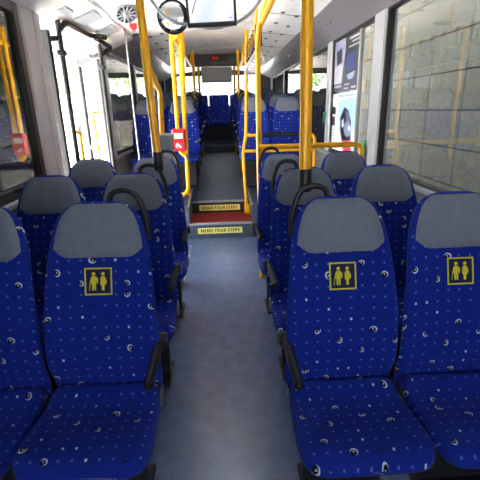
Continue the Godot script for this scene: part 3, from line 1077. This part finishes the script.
func door() -> void:
	# near leaf swung open at the front side of the doorway
	leaf(1, "near leaf of the open left door, swung outwards with black frame", Vector3(-1.19, 0, -3.24), Vector3(-1, 0, -0.02), 0.62)
	var d2 := leaf(2, "far leaf of the open left door with black frame and yellow handle", Vector3(-1.20, 0, -4.50), Vector3(-0.6, 0, -0.8), 0.62)
	var st := mb()
	tube(st, rounded([Vector3(0.14, 1.45, -0.02), Vector3(0.14, 1.45, -0.09), Vector3(0.09, 1.38, -0.10), Vector3(0.06, 0.65, -0.10), Vector3(0.06, 0.65, -0.02)], 0.04), 0.015)
	part("handle", done(st), mats.yellow, d2)
	# black turning shafts with their curved arms
	for e in [[-3.36, "near black turning shaft and curved arm of the open door"], [-4.44, "far black turning shaft and curved arm of the open door"]]:
		var t := thing("door_shaft", e[1], "door shaft", Vector3(-1.165, 0, e[0]))
		part("shaft", tube_mesh([Vector3(0, -0.28, 0), Vector3(0, 2.10, 0)], 0.02), mats.black_rubber, t)
		var sg := 1.0 if e[0] > -4.0 else -1.0
		var arm: Array = [Vector3(0, 2.03, 0), Vector3(0.03, 2.095, -0.06), Vector3(0.045, 2.095, -0.62), Vector3(0.15, 2.10, -0.76)] if sg > 0 else [Vector3(0, 2.0, -0.02), Vector3(0.095, 2.07, -0.1), Vector3(0.06, 2.095, 0.32)]
		part("arm", tube_mesh(rounded(arm, 0.06), 0.022), mats.black_rubber, t)
		part("arm_bracket", tube_mesh(rounded([Vector3(0, 1.98, 0), Vector3(-0.10, 1.97, 0.06 * sg), Vector3(-0.13, 2.0, 0.10 * sg)], 0.06), 0.02), mats.black_rubber, t)
		part("shaft_collar", bx(Vector3(-0.03, 1.86, -0.03), Vector3(0.03, 1.90, 0.03), 0.008), mats.dark_plastic, t)
		if sg > 0:
			part("grip", tube_mesh(rounded([Vector3(0.0, 1.30, -0.02), Vector3(0.02, 1.30, -0.08), Vector3(0.02, 0.7, -0.08), Vector3(0.0, 0.7, -0.02)], 0.04), 0.015), mats.yellow, t)
	# threshold
	solo("door_threshold", bx(Vector3(-1.30, -0.1, -4.58), Vector3(-1.18, 0.004, -3.08), 0.004), mats.light_metal, "pale metal threshold of the open left door", "threshold", Vector3.ZERO, "", "structure")

# ---------------------------------------------------------------- small things
func small_things() -> void:
	# cabinet behind the door
	var c := thing("equipment_cabinet", "grey equipment cabinet behind the third left seats by the door", "cabinet", Vector3(-0.455, 0, -3.22))
	var cb := part("body", bx(Vector3(-0.075, 0.002, -0.06), Vector3(0.085, 1.275, 0.06), 0.01), mats.box_grey, c)
	part("lid", bx(Vector3(-0.08, 1.262, -0.065), Vector3(0.09, 1.28, 0.065), 0.006), mats.post_grey, cb)
	var st := mb()
	lathe(st, [Vector2(0.0, 0.012), Vector2(0.028, 0.012), Vector2(0.034, 0.006), Vector2(0.034, 0.0)], 22, Basis(Vector3.RIGHT, PI / 2))
	part("socket", done(st), mats.post_grey, cb, Vector3(0.05, 1.12, 0.06))
	solo("steel_rod", tube_mesh([Vector3(-0.86, 0.0, -4.40), Vector3(-0.88, 1.2, -4.40), Vector3(-0.89, 2.22, -4.40)], 0.009, 10), mats.steel, "thin steel rod standing between the door and the grey cabinet", "rod")
	# validator
	var v := thing("ticket_validator", "red ticket validator on the yellow pole left of the steps", "validator", Vector3(-0.425, 1.16, -4.3))
	st = mb()
	box(st, Vector3(0, 0, 0.055), Vector3(0.145, 0.225, 0.06), 0.018)
	var vc := part("case", done(st), mats.red, v)
	part("bracket", bx(Vector3(-0.03, -0.06, 0.023), Vector3(0.03, 0.06, 0.03), 0.005), mats.dark_plastic, v)
	part("screen", bx(Vector3(-0.042, 0.015, 0.084), Vector3(0.042, 0.068, 0.087), 0.001), mats.print_white, vc)
	st = mb()
	lathe(st, [Vector2(0.0, 0.003), Vector2(0.036, 0.003), Vector2(0.038, 0.0)], 24, Basis(Vector3.RIGHT, PI / 2))
	part("card_spot", done(st), mat("validator_spot", rgb(226, 92, 92), 0.5), vc, Vector3(0, -0.055, 0.085))
	st = mb()
	box(st, Vector3(0, -0.055, 0.089), Vector3(0.06, 0.018, 0.002), 0.0, Basis(Vector3.BACK, -0.7))
	part("card_mark", done(st), mats.print_white, vc)
	# monitor
	var mon := thing("ceiling_monitor", "flat black monitor with pale blue screen hanging from the ceiling", "monitor", Vector3(-0.027, 2.09, -3.0))
	mon.basis = Basis(Vector3.BACK, 0.03) * Basis(Vector3.RIGHT, 0.22)
	var mc := part("case", bx(Vector3(-0.165, -0.115, -0.035), Vector3(0.165, 0.125, 0.0), 0.01), mats.print_black, mon)
	st = mb()
	for e in [[Vector3(0, -0.100, 0.004), Vector3(0.33, 0.03, 0.012)], [Vector3(0, 0.115, 0.004), Vector3(0.33, 0.02, 0.012)], [Vector3(-0.157, 0.007, 0.004), Vector3(0.016, 0.20, 0.012)], [Vector3(0.157, 0.007, 0.004), Vector3(0.016, 0.20, 0.012)]]:
		box(st, e[0], e[1], 0.003)
	part("bezel", done(st), mats.print_black, mc)
	var img := Image.create(160, 110, false, Image.FORMAT_RGB8)
	for y in 110:
		for x in 160:
			var k := 0.5 + 0.5 * sin(x * 0.05 + y * 0.021)
			img.set_pixel(x, y, rgb(196, 208, 240).lerp(rgb(228, 232, 248), k))
	poly(img, [Vector2(38, 0), Vector2(42, 0), Vector2(14, 78), Vector2(8, 80)], rgb(110, 112, 128))
	img.fill_rect(Rect2i(140, 96, 12, 3), rgb(130, 135, 160))
	var sc := mat("monitor_screen", rgb(30, 30, 34), 0.25)
	sc.emission_enabled = true
	sc.emission = Color.WHITE
	sc.emission_operator = BaseMaterial3D.EMISSION_OP_MULTIPLY
	sc.emission_texture = tex(img)
	sc.emission_energy_multiplier = 0.30
	part("screen", sheet(0.30, 0.19, 0.003), sc, mc, Vector3(0, 0.01, 0.0))
	var al := AreaLight3D.new()
	al.name = "monitor_glow"
	al.area_size = Vector2(0.28, 0.17)
	al.light_color = Color(0.85, 0.9, 1.0)
	al.light_energy = 0.12
	al.area_range = 12.0
	al.shadow_enabled = true
	al.position = Vector3(0, 0.01, 0.012)
	al.rotation.y = PI
	mon.add_child(al)
	part("mount", tube_mesh([Vector3(0, 0.10, -0.03), Vector3(0, 0.24, -0.05)], 0.018), mats.dark_plastic, mon)
	# curved grey tube and round mirror
	var hoop := thing("mirror_bracket", "curved grey tube arching below the ceiling behind the monitor", "bracket")
	part("tube", tube_mesh(rounded([Vector3(-0.47, 2.275, -2.98), Vector3(-0.43, 2.15, -2.98), Vector3(-0.33, 2.02, -2.985), Vector3(-0.14, 1.985, -3.06), Vector3(0.08, 1.985, -3.08), Vector3(0.22, 2.03, -3.0), Vector3(0.33, 2.16, -2.98), Vector3(0.36, 2.275, -2.98)], 0.14, 8), 0.011), mats.post_grey, hoop)
	var mir := thing("round_mirror", "round convex mirror with black rim left of the monitor", "mirror", Vector3(-0.29, 2.05, -3.075))
	mir.basis = Basis(Vector3.UP, 0.07) * Basis(Vector3.RIGHT, PI / 2 + 0.06)
	st = mb()
	lathe(st, [Vector2(0.0, 0.009), Vector2(0.04, 0.0082), Vector2(0.07, 0.0062), Vector2(0.098, 0.0030), Vector2(0.10, 0.0)], 36)
	part("mirror_glass", done(st), mats.mirror, mir)
	st = mb()
	var ring: Array = []
	for k in 37:
		var a := TAU * k / 36
		ring.append(Vector3(cos(a) * 0.103, 0.003, sin(a) * 0.103))
	tube(st, ring, 0.0048, 10)
	part("rim", done(st), mats.print_black, mir)
	st = mb()
	lathe(st, [Vector2(0.0, -0.02), Vector2(0.06, -0.018), Vector2(0.10, -0.002)], 30)
	part("back_shell", done(st), mats.print_black, mir)
	part("stalk", tube_mesh([Vector3(-0.02, -0.015, 0), Vector3(-0.04, -0.03, -0.22)], 0.008, 8), mats.print_black, mir)
	# posters on the glass
	var p1 := Image.create(128, 160, false, Image.FORMAT_RGB8)
	p1.fill(rgb(52, 52, 62))
	poly(p1, [Vector2(0, 0), Vector2(66, 0), Vector2(44, 160), Vector2(0, 160)], rgb(150, 152, 186))
	poly(p1, [Vector2(16, 34), Vector2(44, 24), Vector2(46, 70), Vector2(22, 76)], rgb(34, 36, 42))
	poly(p1, [Vector2(8, 80), Vector2(50, 74), Vector2(48, 140), Vector2(8, 150)], rgb(182, 180, 204))
	poly(p1, [Vector2(60, 0), Vector2(128, 0), Vector2(128, 40), Vector2(62, 44)], rgb(44, 44, 50))
	for e in [[78, 8, 40, 6], [90, 20, 30, 4], [76, 32, 44, 4]]:
		p1.fill_rect(Rect2i(e[0], e[1], e[2], e[3]), rgb(190, 192, 205))
	poly(p1, [Vector2(62, 50), Vector2(106, 40), Vector2(112, 104), Vector2(66, 112)], rgb(22, 24, 36))
	poly(p1, [Vector2(67, 56), Vector2(101, 47), Vector2(106, 98), Vector2(71, 105)], rgb(44, 58, 122))
	poly(p1, [Vector2(70, 112), Vector2(108, 106), Vector2(100, 126), Vector2(80, 128)], rgb(150, 166, 216))
	p1.fill_rect(Rect2i(0, 134, 128, 26), rgb(58, 52, 78))
	for e in [[14, 140, 34, 6], [62, 138, 24, 5], [60, 150, 22, 5], [94, 148, 20, 6]]:
		p1.fill_rect(Rect2i(e[0], e[1], e[2], e[3]), rgb(176, 176, 200))
	var m1 := mat("poster_phones", Color.WHITE, 0.4)
	m1.albedo_texture = tex(p1)
	var face := Basis(Vector3.UP, -PI / 2)
	var a1 := solo("advert_poster", sheet(0.86, 0.48, 0.003), m1, "upper dark advert poster of phones on the right window", "poster", Vector3(1.2225, 1.825, -4.09))
	a1.basis = face
	var p2 := Image.create(128, 128, false, Image.FORMAT_RGB8)
	p2.fill(rgb(226, 232, 242))
	poly(p2, [Vector2(38, 14), Vector2(126, 10), Vector2(126, 76), Vector2(44, 84)], rgb(160, 200, 236))
	p2.fill_rect(Rect2i(36, 4, 80, 5), rgb(150, 176, 206))
	for e in [[4, 30, 20, 16], [6, 52, 16, 20]]:
		p2.fill_rect(Rect2i(e[0], e[1], e[2], e[3]), rgb(50, 54, 60))
	for k in 5:
		p2.fill_rect(Rect2i(6, 82 + k * 7, 22, 2), rgb(170, 180, 194))
	poly(p2, [Vector2(52, 52), Vector2(70, 30), Vector2(90, 38), Vector2(104, 62), Vector2(106, 100), Vector2(64, 106), Vector2(54, 86)], rgb(34, 34, 44))
	poly(p2, [Vector2(74, 36), Vector2(92, 42), Vector2(98, 60), Vector2(80, 60)], rgb(106, 100, 150))
	disc(p2, Vector2(88, 76), 17, rgb(126, 142, 172))
	disc(p2, Vector2(96, 74), 5, rgb(240, 240, 250))
	poly(p2, [Vector2(58, 60), Vector2(68, 54), Vector2(70, 72), Vector2(62, 76)], rgb(216, 216, 226))
	poly(p2, [Vector2(68, 102), Vector2(106, 98), Vector2(110, 122), Vector2(72, 126)], rgb(226, 66, 92))
	var m2 := mat("poster_figure", Color.WHITE, 0.4)
	m2.albedo_texture = tex(p2)
	var a2 := solo("advert_poster", sheet(0.86, 0.56, 0.003), m2, "lower pale blue advert poster with dark figure and red base on the right window", "poster", Vector3(1.2225, 1.29, -4.09))
	a2.basis = face
	for e in [[-3.34, 1.12, "green emergency sticker on the pale right window post near the posters"], [-4.69, 1.33, "small green sticker on the right window post behind the posters"]]:
		solo("green_sticker", bx(Vector3(1.178, e[1] - 0.06, e[0] - 0.02), Vector3(1.186, e[1] + 0.06, e[0] + 0.05)), mats.green, e[2], "sticker")

# ---------------------------------------------------------------- outside
func outside() -> void:
	var gm := mat("pavement", Color.WHITE, 0.9)
	gm.albedo_texture = speckle(256, rgb(206, 203, 196), 0.08, 31, 0.10)
	gm.uv1_triplanar = true
	gm.uv1_world_triplanar = true
	gm.uv1_scale = Vector3.ONE * 0.3
	solo("ground", bx(Vector3(-70, -0.6, -90), Vector3(40, -0.32, 30)), gm, "pale sunlit paving outside the bus", "ground", Vector3.ZERO, "", "structure")
	# stone clad wall on the right
	var wall := thing("wall_outside", "tall stone-clad wall of large panels outside the right windows", "wall", Vector3.ZERO, "", "structure")
	part("backing", bx(Vector3(3.64, -0.32, -16.2), Vector3(4.4, 9.7, 12.0)), mat("joint_dark", rgb(40, 40, 38), 0.9), wall)
	var pm := bx(Vector3(-0.02, -0.278, -0.514), Vector3(0.02, 0.278, 0.514), 0.006)
	var tones: Array = []
	for k in 4:
		var m := mat("stone_%d" % k, Color.WHITE, 0.7)
		m.albedo_texture = speckle(256, rgb(112 + k * 4, 109 + k * 4, 92 + k * 3), 0.07, 40 + k, 0.12)
		m.uv1_triplanar = true
		tones.append(m)
	for i in 16:
		for j in 9:
			part("stone_panel", pm, tones[rng.randi_range(0, 3)], wall, Vector3(3.63, 0.77 - 0.28 + 0.57 * (j - 1), -7.17 - 0.52 + 1.04 * (i - 8)))
	# white coach far on the left
	var b := thing("parked_coach", "white coach parked far outside beyond the open door", "bus", Vector3(-14.4, -0.32, -33.0))
	b.rotation.y = 0.35
	var st := mb()
	prism(st, [Vector2(-5.5, 0.35), Vector2(-5.5, 2.6), Vector2(-5.2, 3.1), Vector2(5.3, 3.1), Vector2(5.6, 2.4), Vector2(5.6, 0.35)], -1.2, 1.2, 2)
	part("body", done(st), mats.print_white, b)
	for i in 7:
		part("side_window", bx(Vector3(-5.0 + i * 1.45, 1.55, 1.19), Vector3(-3.68 + i * 1.45, 2.45, 1.215)), mat("coach_glass", rgb(150, 170, 190), 0.1), b)
	for x in [-3.4, 3.6]:
		st = mb()
		lathe(st, [Vector2(0.0, -0.02), Vector2(0.50, -0.02), Vector2(0.50, 0.28), Vector2(0.28, 0.30), Vector2(0.26, 0.25), Vector2(0.0, 0.25)], 28, Basis(Vector3.RIGHT, PI / 2), Vector3(x, 0.5, 0.98))
		var wh := part("wheel", done(st), mats.dark_plastic, b)
		st = mb()
		lathe(st, [Vector2(0.0, 0.31), Vector2(0.10, 0.31), Vector2(0.27, 0.26)], 24, Basis(Vector3.RIGHT, PI / 2), Vector3(x, 0.5, 0.98))
		part("wheel_hub", done(st), mats.light_metal, wh)
	# trees beyond
	var leaf_mats: Array = []
	for k in 3:
		var lm := mat("leaves_%d" % k, [rgb(84, 116, 54), rgb(70, 104, 48), rgb(98, 126, 64)][k], 0.7)
		lm.backlight_enabled = true
		lm.backlight = Color(0.15, 0.2, 0.07)
		leaf_mats.append(lm)
	var spots := [[-9.0, -22.0, 6.5], [-15.0, -44.0, 9.5], [-26.0, -47.0, 9.0], [-3.5, -50.0, 9.0], [-29.0, -34.0, 9.5], [-12.0, -16.0, 6.0], [-6.5, -33.0, 6.5], [-7.5, -13.0, 5.0], [5.5, -42.0, 9.0], [9.0, -24.0, 7.0]]
	var tw := ["small bushy tree nearest to the doorway view", "rounded tree standing behind the white coach", "tall tree far behind the white coach", "tall far tree near the line of the aisle", "large tree farthest to the left", "low leafy tree left of the doorway view", "slim tree seen through the rear left windows", "short tree close outside the left windows", "far tree behind the bus on the right", "tree at the end of the stone wall"]
	for i in spots.size():
		var e: Array = spots[i]
		var t := thing("tree", tw[i], "tree", Vector3(e[0], -0.32, e[1]), "trees outside the bus")
		var h: float = e[2]
		st = mb()
		lathe(st, [Vector2(0.24, 0.0), Vector2(0.17, h * 0.15), Vector2(0.13, h * 0.4), Vector2(0.05, h * 0.8)], 10)
		part("trunk", done(st), mat("bark", rgb(96, 84, 72), 0.9), t)
		st = mb()
		st.set_smooth_group(-1)
		var blobs: Array = []
		for k in 9:
			blobs.append([Vector3(rng.randf_range(-0.28, 0.28) * h, rng.randf_range(0.38, 0.85) * h, rng.randf_range(-0.28, 0.28) * h), rng.randf_range(0.12, 0.2) * h])
		for k in 1500:
			var bl: Array = blobs[k % 9]
			var dir := Vector3(rng.randfn(), rng.randfn(), rng.randfn()).normalized()
			var c: Vector3 = bl[0] + dir * bl[1] * pow(rng.randf(), 0.4)
			var u := Vector3(rng.randfn(), rng.randfn(), rng.randfn()).normalized()
			var w := u.cross(dir).normalized()
			var s := rng.randf_range(0.10, 0.22)
			quad(st, c - u * s, c + w * s * 0.5, c + u * s, c - w * s * 0.5, dir)
		var fo := part("foliage", done(st), leaf_mats[i % 3], t)
		fo.set_meta("kind", "stuff")
